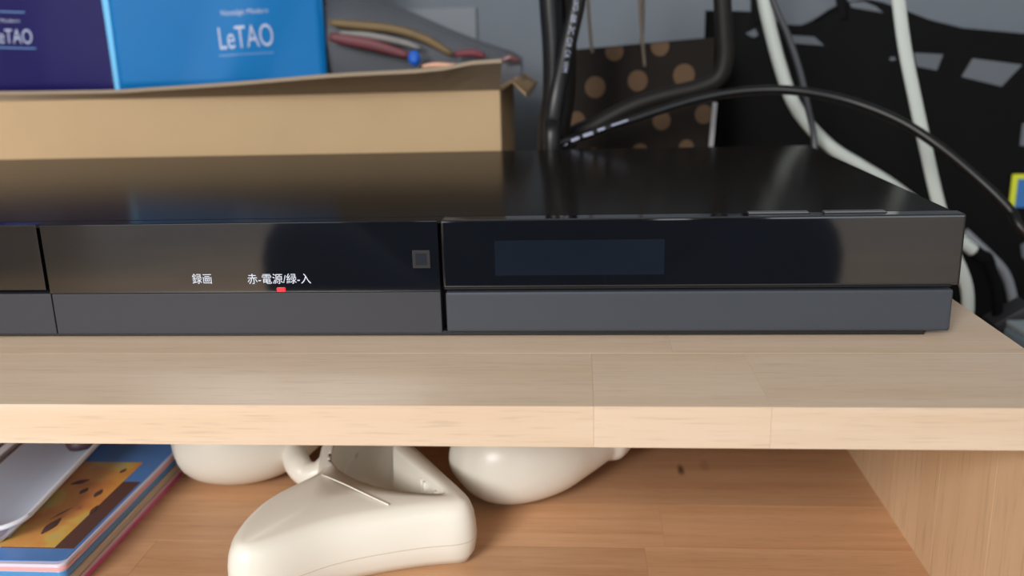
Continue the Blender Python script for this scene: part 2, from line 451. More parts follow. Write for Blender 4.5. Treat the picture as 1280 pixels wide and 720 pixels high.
sheet('front_flap', [fv, mid, ev], M_flap_shaded, box, 0.0022)
# right-hand flap hangs down outside, its torn fold stands up a little
sheet('side_flap', [[(xr+0.0005, YF+0.004+0.004*i, zt+0.0018*math.sin(i*0.7)) for i in range(38)],
                    [(xr+0.007, YF+0.004+0.004*i, zt+0.003+0.002*math.sin(i*0.5+1)) for i in range(38)],
                    [(xr+0.016, YF+0.006+0.004*i, zt-0.004+0.002*math.sin(i*0.6)) for i in range(38)]], M_card_in, box, 0.002)

# ------------------------------------------------------------------ blue carrier bag on the box
M_blue = mat('blue_paper', (0, 106, 172), rough=0.55, spec=0.2, var=0.12, scale=18)
M_navy = mat('navy_paper', (28, 24, 84), rough=0.55, spec=0.2, var=0.15, scale=15)
M_cyan = mat('cyan_edge', (60, 170, 225), rough=0.4)
M_logo = mat('silver_print', (168, 178, 205), rough=0.5)
bag = empty('carrier_bag', onY(240, 110, 0.40), 'blue and navy paper carrier bag with white shop lettering on the cardboard box', 'bag')
def pl(px, py, y): return onY(px, py, y)
yc = 0.385                                      # corner of the bag nearest the camera
ZB0 = pl(147, 117, yc).z+0.0006; ZB1 = 0.235
C0 = Vector((pl(147, 117, yc).x, yc, ZB0)); C1 = C0+Vector((-0.0035, 0.008, ZB1-ZB0))
R0 = Vector((pl(409, 92, yc+0.03).x, yc+0.03, ZB0)); R1 = R0+Vector((-0.002, 0.012, ZB1-ZB0))
L0 = Vector((-0.455, yc+0.022, ZB0)); L1 = L0+Vector((0.002, 0.012, ZB1-ZB0))
K0 = Vector((R0.x-0.02, yc+0.052, ZB0)); K1 = K0+Vector((0, -0.006, ZB1-ZB0))
J0 = Vector((L0.x+0.02, yc+0.052, ZB0)); J1 = J0+Vector((0, -0.006, ZB1-ZB0))
def panel(name, a0, b0, a1, b1, m, bulge, creases, nu=24, nv=20, parent=bag):
    nrm = (b0-a0).cross(a1-a0).normalized()
    V = []; F = []
    for j in range(nv+1):
        for i in range(nu+1):
            u = i/nu; v = j/nv
            p = (a0*(1-u)+b0*u)*(1-v)+(a1*(1-u)+b1*u)*v
            V.append(p+nrm*(bulge*math.sin(math.pi*u)*math.sin(math.pi*min(1, v*1.3+0.02)*0.8)+creases(u, v)))
    for j in range(nv):
        for i in range(nu):
            a = j*(nu+1)+i; F.append((a, a+1, a+nu+2, a+nu+1))
    o_ = mk(name, V, F, m, parent, smooth=True)
    md = o_.modifiers.new('thickness', 'SOLIDIFY'); md.thickness = 0.0005; md.offset = -1
    return o_
blue_p = panel('blue_panel', C0, R0, C1, R1, M_blue, 0.002, lambda u, v: 0.0045*max(0, 1-abs(u-0.5-0.5*v)/0.2)*(v < .9)*(1-v)+0.0006*math.sin(9*u+4*v))
def navy_crease(u, v):                          # gusset fold: triangle pushed in at the lower corner
    k = (u-0.66)*1.0-v*1.1
    return -0.006*max(0, min(1, (u-0.62)/0.38))*max(0, min(1, v*5)) * (1 if k > -1 else 0) if u > 0.62 else 0.0005*math.sin(12*u+5*v)
navy_p = panel('navy_panel', L0, C0, L1, C1, M_navy, 0.001, navy_crease)
panel('rear_panel', K0, J0, K1, J1, M_blue, 0.001, lambda u, v: 0)
panel('right_gusset', R0, K0, R1, K1, M_blue, -0.006, lambda u, v: 0)
panel('left_gusset', J0, L0, J1, L1, M_navy, -0.006, lambda u, v: 0)
mk('bag_base', [C0, R0, K0, J0, L0], [(0, 1, 2, 3, 4)], M_navy, bag)
cw = 0.0034
def edge_pt(z, side):
    t = (z-ZB0)/(ZB1-ZB0); p = C0*(1-t)+C1*t
    return p
hexa('edge_fold', [C0+Vector((-0.0007, -0.0012, 0)), C0+Vector((0.0024, -0.0009, 0)), C0+Vector((0.0024, 0.0012, 0)), C0+Vector((-0.0007, 0.0012, 0))],
     [C1+Vector((-0.0035, -0.0012, 0)), C1+Vector((0.0020, -0.0009, 0)), C1+Vector((0.0020, 0.0012, 0)), C1+Vector((-0.0035, 0.0012, 0))], M_cyan, bag)
def hug(o_, A0):
    md = o_.modifiers.new('on_paper', 'SHRINKWRAP'); md.target = blue_p if A0 == C0 else navy_p; md.wrap_method = 'NEAREST_SURFACEPOINT'; md.wrap_mode = 'ABOVE_SURFACE'; md.offset = 0.0003
    return o_
def bag_text(name, body, pxa, pxb, pya, pyb, pytop, A0, B0, A1, B1, off, bold=0.0, wide=True):
    # intersect two rays with the panel's plane
    n = (B0-A0).cross(A1-A0).normalized()
    def hit(px, py):
        d = ray(px, py); return CAM+d*((A0-CAM).dot(n)/d.dot(n))
    a, b, t = hit(pxa, pya), hit(pxb, pyb), hit(pxa, pytop)
    xd = (b-a); yd = n.cross(xd.normalized())
    if yd.z < 0: yd = -yd
    off_v = -n*off if n.y > 0 else n*off
    return hug(text(name, body, a+off_v, xd, yd, (t-a).length/0.73, M_logo, bag, width=xd.length, bold=bold), A0)
bag_text('logo_lettering', 'LeTAO', 276, 344, 62, 57, 33, C0, R0, C1, R1, 0.0048, bold=0.0)
bag_text('slogan_lettering', 'Nostalgic Modern', 277, 336, 20, 16.5, 13, C0, R0, C1, R1, 0.0048)
bag_text('logo_lettering', 'LeTAO', -7, 44, 54, 55, 35.5, L0, C0, L1, C1, 0.0034, bold=0.0)
bag_text('slogan_lettering', 'Nostalgic Modern', -30, 28, 27.5, 28.5, 23, L0, C0, L1, C1, 0.0034)
def bag_rule(name, pxa, pxb, pya, pyb, A0, B0, A1, off):
    n = (B0-A0).cross(A1-A0).normalized()
    def hit(px, py):
        d = ray(px, py); return CAM+d*((A0-CAM).dot(n)/d.dot(n))
    s = -1 if n.y > 0 else 1
    q = [hit(pxa, pya+0.7), hit(pxb, pyb+0.7), hit(pxb, pyb-0.7), hit(pxa, pya-0.7)]
    m_ = bpy.data.materials.get('faint_print') or mat('faint_print', (100, 140, 195), rough=.5)
    P = [q[0]+(q[1]-q[0])*(i/12) for i in range(13)]+[q[3]+(q[2]-q[3])*(i/12) for i in range(13)]
    hug(mk(name, [p+n*s*off for p in P], [(i, i+1, 14+i, 13+i) for i in range(12)], m_, bag), A0)
bag_rule('printed_rule', 275, 343, 70, 66, C0, R0, C1, 0.0048)
bag_rule('printed_rule', -30, 48, 59, 61, L0, C0, L1, 0.0034)
bag_rule('printed_rule', -30, 35, 14, 16, L0, C0, L1, 0.0034)

# ------------------------------------------------------------------ clear film bag and snack wrappers in the box
M_film = mat('grey_film', (84, 88, 96), rough=0.5, spec=0.3, alpha=0.72)
fx = [(398, 0.0), (440, -16), (480, 0), (520, 17), (560, 35), (600, 51), (640, 64), (652, 70)]
front_r = [onY(px, py, 0.425) for px, py in fx]
low_r = [onY(px, 108, 0.425) for px, py in fx]
mid_r = [(a+b)/2+Vector((0, -0.004-0.003*(i % 2), 0)) for i, (a, b) in enumerate(zip(front_r, low_r))]
back_r = [p+Vector((0, 0.012, -0.002)) for p in front_r]
Vf = low_r+mid_r+front_r+back_r+[p+Vector((0, 0.014, 0)) for p in low_r]
n8 = len(fx); Ff = [(j*n8+i, j*n8+i+1, (j+1)*n8+i+1, (j+1)*n8+i) for j in range(4) for i in range(n8-1)]
fb = mk('film_bag', Vf, Ff, M_film, smooth=True)
tag(fb, 'grey see-through film bag slumped in the cardboard box behind the wrappers', 'bag')
def strip(name, pts, y, w, m, label, cat='wrapper', grp='snack wrappers in the cardboard box'):
    o_ = tube(name, [onY(px, py, y) for px, py in pts], w, m, None, seg=8, n=5, flat=0.45, radii=[w*0.7]+[w]*(len(pts)-2)+[w*0.6])
    return tag(o_, label, cat, grp)
strip('snack_wrapper', [(412, 46), (435, 50), (470, 57), (512, 70)], 0.408, 0.0042, mat('maroon_wrapper', (96, 44, 52), rough=0.6, var=.3, scale=90), 'long maroon snack wrapper ending at the blue cap')
strip('snack_wrapper', [(412, 28), (440, 31), (490, 36), (530, 48), (565, 68)], 0.412, 0.0030, mat('olive_wrapper', (104, 84, 50), rough=0.6, var=.3, scale=90), 'long olive brown snack wrapper arching above the maroon one')
strip('snack_wrapper', [(425, 41), (460, 44), (500, 52), (525, 60)], 0.408, 0.0022, mat('pale_wrapper', (118, 116, 114), rough=0.6, var=.3, scale=120), 'thin pale grey snack wrapper between olive and maroon ones')
strip('snack_wrapper', [(568, 68), (590, 66), (606, 70)], 0.408, 0.0026, mat('crimson_wrapper', (104, 36, 48), rough=0.6), 'short crimson snack wrapper near the raised box flap')
strip('snack_wrapper', [(628, 76), (638, 72), (648, 77)], 0.412, 0.0026, mat('rust_wrapper', (92, 56, 60), rough=0.3), 'small dull red snack wrapper at the right corner of the box')
strip('snack_wrapper', [(528, 83), (545, 81), (572, 82)], 0.385, 0.0016, mat('pink_wrapper', (214, 160, 132), rough=0.4), 'narrow pink wrapper lying along the edge of the box flap')
c = onY(518, 73, 0.400)
loops = []
for k in range(8):
    a = -math.pi/2+math.pi*k/7
    loops.append([c+Vector((0.0045*math.cos(a)*math.cos(t)+0.0, 0.004*math.sin(a), 0.0056*math.cos(a)*math.sin(t))) for t in [2*math.pi*i/16 for i in range(16)]])
cp = loft('bottle_cap', loops, mat('blue_cap', (28, 92, 190), rough=0.35)); tag(cp, 'small bright blue rounded cap beside the maroon wrapper', 'cap')

# ------------------------------------------------------------------ polka-dot paper bag
M_dark = mat('dark_brown_paper', (27, 23, 21), rough=0.8, spec=0.15, var=0.15, scale=20)
M_dot = mat('tan_dot_print', (88, 70, 55), rough=0.8, spec=0.1)
M_twine = mat('paper_twine', (98, 88, 78), rough=0.9)
YD = 0.395
db = empty('gift_bag', onY(805, 190, YD+0.03), 'small dark brown paper bag with tan polka dots behind the recorder', 'bag')
db.location.z = 0; WP[db] = Vector(db.location)
tl, tr = onY(715, 63, YD), onY(893, 47, YD)
bl, br_ = Vector((onY(712, 185, YD).x, YD, 0)), Vector((onY(891, 185, YD).x, YD, 0))
back = Vector((0, 0.05, 0))
def quad_panel(name, a, b, c_, d_, m, parent, t=0.0006):
    n = (Vector(b)-Vector(a)).cross(Vector(d_)-Vector(a)).normalized()*t
    return hexa(name, [a, b, c_, d_], [Vector(p)+n for p in (a, b, c_, d_)], m, parent)
quad_panel('front_panel', br_, bl, tl, tr, M_dark, db)
quad_panel('rear_panel', bl+back, br_+back, tr+back, tl+back, M_dark, db)
M_side_w = mat('pale_paper_edge', (150, 150, 155), rough=0.8)
quad_panel('left_gusset', bl, bl+back, tl+back, tl, M_dark, db)
quad_panel('right_gusset', br_+back, br_, tr, tr+back, M_dark, db)
hexa('bag_floor', [bl, br_, br_+back, bl+back], [p+Vector((0, 0, .0006)) for p in (bl, br_, br_+back, bl+back)], M_dark, db)
e0, e1 = onY(893, 128, YD), onY(888, 183, YD)
hexa('glued_edge', [e1+Vector((-0.0012, -0.0012, 0)), e1+Vector((0.0018, -0.0012, 0)), e1+Vector((0.0018, 0.001, 0)), e1+Vector((-0.0012, 0.001, 0))],
     [e0+Vector((-0.0012, -0.0012, 0)), e0+Vector((0.0018, -0.0012, 0)), e0+Vector((0.0018, 0.001, 0)), e0+Vector((-0.0012, 0.001, 0))], M_side_w, db)
for (px, py, r) in [(744, 109, 12.5), (797, 101, 12.0), (855, 94, 13), (768, 64, 11), (825, 58, 11), (827, 151, 11), (773, 144, 10), (721, 150, 10), (880, 143, 11), (858, 184, 9), (800, 190, 10), (742, 196, 10)]:
    cc = onY(px, py, YD-0.0007)
    rr = r*(YD+0.2418)/1131.7
    vs = [cc+Vector((rr*math.cos(t), 0, rr*1.04*math.sin(t))) for t in [2*math.pi*i/24 for i in range(24)]]
    # dots are cut by the bag's upper edge
    k = (tr.z-tl.z)/(tr.x-tl.x)
    vs = [Vector((p.x, p.y, max(0.0, min(p.z, tl.z+(p.x-tl.x)*k-0.0002)))) for p in vs]
    mk('dot', vs+[p+Vector((0, 0.0002, 0)) for p in vs], [tuple(range(24)), tuple(range(47, 23, -1))]+[(i, (i+1) % 24, 24+(i+1) % 24, 24+i) for i in range(24)], M_dot, db)
def twine(pts, y): return tube('cord_handle', [onY(px, py, y) for px, py in pts], 0.0011, M_twine, db, seg=6, n=5)
twine([(806, 84), (803, 50), (801, 25), (799, -10), (795, -60), (775, -95), (750, -95), (737, -40), (735, 0), (739, 55), (741, 66)], YD-0.0015)
twine([(800, 60), (803, 40), (804, 10), (805, -25), (806, -60)], YD+0.012)

# ------------------------------------------------------------------ cables
M_cable = mat('black_cable', (14, 15, 18), rough=0.38, spec=0.35)
M_cable_b = mat('dull_black_cable', (24, 22, 21), rough=0.55, spec=0.25)
M_cable_c = mat('dark_grey_cable', (58, 60, 66), rough=0.4)
M_white = mat('white_cable', (178, 186, 183), rough=0.5)
M_cprint = mat('cable_print', (150, 156, 180), rough=0.6)
def cable(pts, r, m, label, y=None, name='cable', flat=1.0, seg=12, cat='cable', extra0=None, extra1=None, grp=None):
    P = [onY(p[0], p[1], p[2] if len(p) > 2 else y) for p in pts]
    if extra0: P = [Vector(e) for e in extra0]+P
    if extra1: P = P+[Vector(e) for e in extra1]
    o_ = tube(name, P, r, m, None, seg=seg, n=8, flat=flat)
    return tag(o_, label, cat, grp), P
RB = RY+RD
# bundle at the left, going up behind the recorder
cable([(686, 168, 0.300), (692, 120, 0.305), (692, 60, 0.305), (688, 0, 0.305), (686, -80, 0.305)], 0.0066, M_cable, 'thick black cable rising at the left of the bundle behind the recorder', extra0=[(onY(686, 168, .30).x, 0.30, 0.004)])
cable([(699, 170, 0.318), (705, 120, 0.320), (707, 60, 0.320), (707, 0, 0.320), (707, -80, 0.320)], 0.0066, M_cable_b, 'dull brownish black cable in the middle of the rising bundle', extra0=[(onY(699, 170, .318).x, 0.318, 0.006)])
# printed flat cable
pts = [(690, 172, 0.2815), (691, 150, 0.288), (697, 115, 0.292), (708, 65, 0.292), (717, 25, 0.292), (722, 0, 0.292), (728, -60, 0.292)]
o_, Pp = cable(pts, 0.0046, M_cable, 'black cable printed with white letters, rightmost of the rising bundle', extra0=[(onY(690, 172, .2815).x, 0.2815, 0.010)], flat=0.6)
def cable_marks(owner, marks, y, m=M_cprint, lift=0.003):
    for (xa, ya, xb, yb_, w) in marks:
        a, b = onY(xa, ya, y-lift), onY(xb, yb_, y-lift)
        t = (b-a); s = t.cross(Vector((0, 1, 0))).normalized()*w
        v = Vector((0, 0.0004, 0))
        hexa('print_mark', [a+s, b+s, b-s, a-s], [a+s+v, b+s+v, b-s+v, a-s+v], m, owner)
def cable_text(owner, body, xa, ya, xb, yb_, y, h, lift=0.003):
    a, b = onY(xa, ya, y-lift), onY(xb, yb_, y-lift)
    xd = b-a; yd = Vector((0, -1, 0)).cross(xd.normalized())
    text('print_mark', body, a-yd*h*0.36, xd, yd, h, M_cprint, owner, width=xd.length)
for body, xa, ya, xb, yb_ in [('AXO', 721, -4, 719.5, 13), ('88', 718, 19, 716.5, 28), ('2C', 716, 33, 713.5, 43), ('G9', 712.5, 47, 711, 58), ('CA', 710.5, 63, 708.5, 72), ('WM', 708, 77, 706, 90)]:
    cable_text(o_, body, xa, ya, xb, yb_, 0.292, 0.0042, 0.0031)
# thick bent cable
cable([(902, -60), (903, 0), (905, 40), (906, 72), (898, 97), (872, 110), (830, 120), (790, 133), (745, 156), (712, 176)], 0.0054, M_cable_b, 'thick black lead bending sharply in front of the polka dot bag', y=0.335,
      extra1=[(onY(700, 183, .335).x, 0.318, 0.006)])
# long arching cable with white dashes
o_, Pp = cable([(694, 186, 0.288), (725, 172, 0.292), (780, 153, 0.297), (850, 130, 0.300), (900, 118, 0.300), (950, 112.5, 0.298), (1000, 114, 0.294), (1060, 126, 0.288), (1120, 149, 0.278), (1170, 180, 0.268), (1220, 221, 0.258), (1262, 262, 0.248), (1320, 330, 0.235)],
               0.0027, M_cable, 'long black cable arching to the right above the recorder, dashes printed near its left end', extra0=[(onY(694, 186, .288).x-0.004, 0.282, 0.012)], extra1=[(0.40, 0.21, -0.16), (0.45, 0.21, FLOOR_Z+0.003), (0.50, 0.22, FLOOR_Z+0.003)])
cable_marks(o_, [(764, 157, 785, 150, .0005), (747, 163, 756, 160, .0007), (729, 170, 741, 166, .0009), (714, 176, 724, 172, .0008), (702, 182, 709, 179, .0007)], 0.292, lift=0.004)
# white round cable and the dark one beside it
cable([(951, -50), (955, 0), (965, 45), (976, 85), (990, 125), (1010, 155), (1040, 185), (1075, 207), (1115, 232), (1165, 270), (1221, 317)], 0.0042, M_white, 'white round cable curving down behind the right end of the recorder', y=0.36)
pa = onY(1216, 313, 0.36); pb = onY(1236, 330, 0.362)
o_ = tube('plug_lead', [pa, pa+(pb-pa)*0.5, pb, Vector((pb.x+0.012, 0.368, pb.z-0.04)), Vector((pb.x+0.014, 0.385, -0.2)), Vector((pb.x+0.014, 0.40, FLOOR_Z+0.0036)), Vector((pb.x+0.05, 0.41, FLOOR_Z+0.0036))], 0.0046, mat('matte_black_lead', (10, 10, 12), rough=0.8, spec=0.1), None, radii=[.0046, .0050, .0042, .0034, .0034, .0034, .0034])
tag(o_, 'matte black lead joined to the lower end of the white round cable', 'cable')
cable([(955, -50), (966, 0), (985, 45), (1000, 90), (1010, 135), (1018, 178)], 0.0020, M_cable_c, 'thin dark grey cable running down beside the white round cable', y=0.335, extra1=[(onY(1020, 190, .325).x, 0.325, 0.006)])
cable([(1116, -60), (1123, 0), (1131, 60), (1143, 120), (1156, 180), (1172, 250), (1190, 310), (1210, 385)], 0.0040, M_white, 'white flat cable hanging straight down at the right of the recorder', y=0.33, flat=0.45,
      extra1=[(0.245, 0.345, -0.16), (0.235, 0.36, FLOOR_Z+0.004), (0.22, 0.40, FLOOR_Z+0.003)])
cable([(1205, 290), (1235, 318), (1255, 340), (1264, 365), (1268, 392)], 0.0034, mat('grey_cable', (120, 124, 132), rough=0.5), 'short grey cable curving down to its plug by the black bag', y=0.40,
      extra1=[(onY(1270, 402, .40).x, 0.40, onY(1270, 402, .40).z), (0.33, 0.41, -0.2), (0.335, 0.41, FLOOR_Z+0.0034)])

# ------------------------------------------------------------------ black printed bag on the right
M_blackbag = mat('black_bag_cloth', (9, 10, 12), rough=0.75, spec=0.12, var=0.2, scale=20)
M_patch = mat('grey_print', (94, 100, 108), rough=0.8, spec=0.2)
YBG = 0.475
topf = [(0.085, 12), (0.098, 12)]
tops = [(886, 12), (945, 15), (958, 24), (982, 31), (1010, 32), (1030, 23), (1045, 12), (1058, 5), (1076, -2), (1100, 2), (1130, 13), (1160, 25), (1200, 35), (1280, 42), (1400, 52), (1500, 60)]
T3 = [onY(px, py, YBG) for px, py in tops]
def top_z(x):
    for a, b in zip(T3, T3[1:]):
        if a.x <= x <= b.x: return a.z+(b.z-a.z)*(x-a.x)/(b.x-a.x)
    return T3[0].z if x < T3[0].x else T3[-1].z
x0, x1 = T3[0].x, T3[-1].x
def bag_front_y(x, z):
    u = (x-x0)/(x1-x0); v = (z-FLOOR_Z)/0.42
    return YBG-0.004-0.012*math.sin(math.pi*max(0, min(1, u)))*(1-max(0, min(1, v)))+0.0012*math.sin(60*x+9*z)+0.001*math.sin(35*z+14*x)
NU, NV = 56, 22
V = []; F = []
for side in (0, 1):
    for j in range(NV+1):
        for i in range(NU+1):
            x = x0+(x1-x0)*i/NU; z = FLOOR_Z+0.0005+(top_z(x)-FLOOR_Z-0.0005)*j/NV
            e = min(1, math.sin(math.pi*i/NU)*5)
            yf = bag_front_y(x, z); ybk = YBG+0.05
            ym = YBG+0.02
            y_ = ym+(yf-ym)*e if side == 0 else ym+(ybk-ym)*e*(1-0.75*j/NV)
            V.append((x, y_, z))
S = (NU+1)*(NV+1)
for s_ in (0, S):
    for j in range(NV):
        for i in range(NU):
            a = s_+j*(NU+1)+i; F.append((a, a+1, a+NU+2, a+NU+1))
for i in range(NU):
    F.append((i, i+1, S+i+1, S+i))
bb = empty('printed_bag', ((x0+x1)/2, YBG+0.02, FLOOR_Z), 'large black cloth bag with grey printed blocks behind the white cables', 'bag')
mk('bag_body', V, F, M_blackbag, bb, smooth=True, weld=0.0001)
# handle over the dip of the mouth
def hp(px, py): return onY(px, py, YBG-0.003)
tube('bag_handle', [hp(948, 30), hp(945, 5), hp(950, -40), hp(1000, -75), hp(1040, -40), hp(1052, 2), hp(1054, 25)], 0.004, M_blackbag, bb, seg=8, n=6, flat=0.4)
for quad in [[(932, 42), (944, 36), (948, 44), (942, 47)], [(988, 44), (1018, 46), (1030, 57), (992, 54)], [(1062, 3), (1080, 2), (1095, 8), (1104, 16), (1080, 12), (1064, 9)], [(1112, 72), (1118, 71), (1120, 75), (1113, 76)],
             [(1142, 66), (1179, 68), (1171, 88), (1146, 83)], [(1216, 73), (1278, 81), (1252, 108), (1202, 96)], [(1278, 155), (1290, 150), (1290, 184), (1275, 182)], [(1276, 306), (1288, 300), (1288, 330), (1278, 322)]]:
    ring = []
    for px, py in quad:
        p = onY(px, py, YBG-0.008); p.y = bag_front_y(p.x, p.z)-0.0006
        # keep the same line of sight on the real surface
        d = ray(px, py); yy = p.y; p = CAM+d*((yy-CAM.y)/d.y); ring.append(p)
    n = len(ring)
    mk('print_block', ring+[p+Vector((0, 0.0012, 0)) for p in ring], [tuple(range(n)), tuple(range(2*n-1, n-1, -1))]+[(i, (i+1) % n, n+(i+1) % n, n+i) for i in range(n)], M_patch, bb)

# yellow and blue label on the bag, power adapter and case low on the right
a = onY(1266, 218, YBG-0.03); b = onY(1300, 259, YBG-0.03)
yl = min(bag_front_y(v.x, v.z) for v in (a, b))-0.002
a = onY(1266, 218, yl); b = onY(1300, 259, yl)
tgp = bx('sewn_label', a.x, b.x, yl, yl+0.0016, b.z, a.z, mat('yellow_label', (196, 204, 40), rough=0.5), bb, bevel=0.0003, seg=1)
bx('label_face', a.x+0.0042, b.x-0.001, yl-0.0003, yl+0.001, b.z-0.0, a.z-0.0035, mat('blue_label', (44, 104, 168), rough=0.5), tgp)
p = onY(1262, 402, 0.36)
ad = empty('power_adapter', (p.x+0.01, 0.37, FLOOR_Z), 'dark power adapter block leaning by the black bag at lower right', 'adapter')
q = [onY(1243, 406, 0.355), onY(1290, 380, 0.355), onY(1292, 396, 0.355), onY(1250, 416, 0.355)]
hexa('adapter_body', q, [v+Vector((0, 0.02, 0)) for v in q], mat('adapter_grey', (48, 48, 54), rough=0.45), ad, bevel=0.001)
gb = empty('storage_case', (0.33, 0.30, FLOOR_Z), 'pale blue grey plastic case beyond the board edge at the lower right', 'case')
q = onY(1262, 414, 0.335); z_t = onY(1280, 412, 0.335).z
bx('case_body', q.x, q.x+0.12, 0.30, 0.345, FLOOR_Z, z_t, mat('case_grey', (120, 136, 150), rough=0.4), gb, bevel=0.004, seg=3)
bx('case_lid', q.x+0.001, q.x+0.119, 0.301, 0.344, z_t, z_t+0.004, mat('case_lid_grey', (150, 162, 170), rough=0.4), gb, bevel=0.0015)

# ------------------------------------------------------------------ wall plate
M_plate = mat('wall_plate_grey', (108, 115, 124), rough=0.6)
yw = 0.5592
a = onY(500, 12, yw); b = onY(597, 56, yw)
pt = empty('wall_plate', ((a.x+b.x)/2, 0.56, (a.z+b.z)/2), 'plain grey cover plate on the wall above the box', 'wall plate')
bx('cover', a.x, b.x, 0.556, 0.56, b.z-0.02, a.z, M_plate, pt, bevel=0.0008)

# ------------------------------------------------------------------ things on the lower shelf
M_cream = mat('cream_plastic', (232, 230, 220), rough=0.32, spec=0.5)
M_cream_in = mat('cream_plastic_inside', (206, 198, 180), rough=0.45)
def zz(px, py, h): return onZ(px, py, ZS+h)
# --- middle shell with a trough
sh = empty('controller_shell', (-0.085, 0.10, ZS), 'large cream plastic shell with an open trough, rounded nose towards the front', 'controller')
HT = 0.0285
outer_px = [(286, 690), (292, 662), (313, 637), (346, 611), (380, 598), (402, 588)]
outer = [zz(px, py, HT) for px, py in outer_px]
# left wall on to the back, back end, right wall, front
outer += [Vector((-0.118, 0.135, 0)), Vector((-0.118, 0.160, 0)), Vector((-0.115, 0.185, 0)), Vector((-0.105, 0.195, 0)), Vector((-0.09, 0.192, 0))]
outer += [zz(px, py, HT) for px, py in [(488, 530), (520, 557), (545, 580), (570, 603), (592, 619), (594, 626), (579, 629), (545, 630), (510, 634), (470, 640), (430, 647), (390, 657), (345, 672), (308, 694)]]
outer = [Vector((p.x, p.y, 0)) for p in outer]
inner_px = [(412, 574), (424, 588), (445, 600), (470, 608), (500, 614), (530, 617), (560, 618), (574, 617)]
inner = [zz(px, py, HT) for px, py in inner_px]
inner += [zz(px, py, HT) for px, py in [(556, 610), (532, 592), (508, 572), (488, 555)]]
inner += [Vector((-0.088, 0.168, 0)), Vector((-0.098, 0.178, 0)), Vector((-0.108, 0.170, 0)), Vector((-0.111, 0.155, 0)), Vector((-0.113, 0.138, 0))]
inner = [Vector((p.x, p.y, 0)) for p in inner]
def resample(P, n, close=True):
    Q = P+[P[0]]
    d = [0]
    for a_, b_ in zip(Q, Q[1:]): d.append(d[-1]+(b_-a_).length)
    out = []; j = 0
    for k in range(n):
        s_ = d[-1]*k/n
        while d[j+1] < s_: j += 1
        t = (s_-d[j])/max(1e-9, d[j+1]-d[j]); out.append(Q[j]*(1-t)+Q[j+1]*t)
    return out
def smooth_loop(P, it=2):
    n = len(P)
    for _ in range(it): P = [P[i-1]*0.25+P[i]*0.5+P[(i+1) % n]*0.25 for i in range(n)]
    return P
def centroid(P): return sum(P, Vector())/len(P)
NL = 200
def polar_sample(P, c_, n):
    """point of the closed outline P in each of n directions from c_ (farthest crossing)"""
    out = []
    for k in range(n):
        a_ = 2*math.pi*k/n; d = Vector((math.cos(a_), math.sin(a_), 0)); best = None
        for p, q_ in zip(P, P[1:]+P[:1]):
            e = q_-p; den = d.x*e.y-d.y*e.x
            if abs(den) < 1e-12: continue
            w = p-c_; t = (w.x*e.y-w.y*e.x)/den; u = (w.x*d.y-w.y*d.x)/den
            if t > 0 and -1e-6 <= u <= 1+1e-6 and (best is None or t > best): best = t
        out.append(c_+d*(best or 0.001))
    return out
ci = centroid(inner)
OL = smooth_loop(resample(smooth_loop(polar_sample(outer, ci, 400), 6), 400), 10); OL = smooth_loop(polar_sample(OL, ci, NL), 3); IL = smooth_loop(polar_sample(inner, ci, NL), 3)
def offset(P, dist):
    n = len(P); out = []
    c_ = centroid(P)
    area_ = sum(P[i].x*P[(i+1) % n].y-P[(i+1) % n].x*P[i].y for i in range(n))
    sg = 1 if area_ > 0 else -1
    for i in range(n):
        t = (P[(i+1) % n]-P[i-1]).normalized(); out.append(P[i]+Vector((t.y, -t.x, 0))*dist*sg)
    return out
def lift(P, z): return [Vector((p.x, p.y, ZS+z)) for p in smooth_loop(P, 4)]
prof = [(-0.005, 0.0), (-0.001, 0.0015), (0.0025, 0.006), (0.0038, 0.012), (0.0036, 0.017), (0.0029, 0.0215), (0.0016, 0.0250), (-0.0004, 0.0275), (-0.0034, HT)]
loops = [lift(offset(OL, a_), b_) for a_, b_ in prof]+[lift([(a_*0.35+b_*0.65) for a_, b_ in zip(OL, IL)], HT+0.0001), lift(IL, HT),
         lift(offset(IL, -0.0007), HT-0.0012), lift(offset(IL, -0.0014), 0.012), lift(offset(IL, -0.0022), 0.009)]
loft('shell_body', loops, M_cream, sh)
# seams: raised line over the nose, parting line round the side
tube('seam_ridge', [zz(402, 593, HT+0.0004), zz(430, 605, HT+0.0008), zz(462, 620, HT+0.0008), zz(486, 631, HT+0.0004)], 0.00035, M_cream, sh, seg=6, n=4)
par = [p for p in lift(offset(OL, 0.0037), 0.0125)]
tube('parting_line', par+[par[0]], 0.00025, M_cream_in, sh, seg=5, n=1, smooth_path=False)
# ribs and block inside the trough
def rib(px, py, px2, py2, h0, h1, t=0.0006):
    a_, b_ = zz(px, py, h0), zz(px2, py2, h1)
    tube('rib', [a_, (a_+b_)/2, b_], t, M_cream_in, sh, seg=6, n=2)
wa, wb = zz(556, 610, HT), zz(508, 572, HT)
for f_, w_ in ((0.42, 0.0011), (0.52, 0.0006), (0.12, 0.0014)):
    q = wa.lerp(wb, f_)
    tube('rib', [Vector((q.x-0.0012, q.y-0.0006, ZS+z_)) for z_ in (0.010, 0.018, 0.0255)], w_, M_cream, sh, seg=8, n=2)
a_ = zz(412, 571, 0.010); b_ = zz(446, 570, 0.010)
bx('trough_step', a_.x, b_.x, a_.y, a_.y+0.02, ZS+0.007, ZS+0.0105, M_cream_in, sh, bevel=0.0005)
# curled rim piece joining the shell to the grip on its left
tube('curled_rim', [zz(352, 540, 0.022), zz(366, 560, 0.020), zz(372, 580, 0.017), zz(384, 592, 0.014), zz(400, 588, 0.016), zz(410, 572, 0.021)], 0.0055, M_cream, sh, seg=14, n=6, radii=[.0055, .006, .006, .0058, .005, .003])
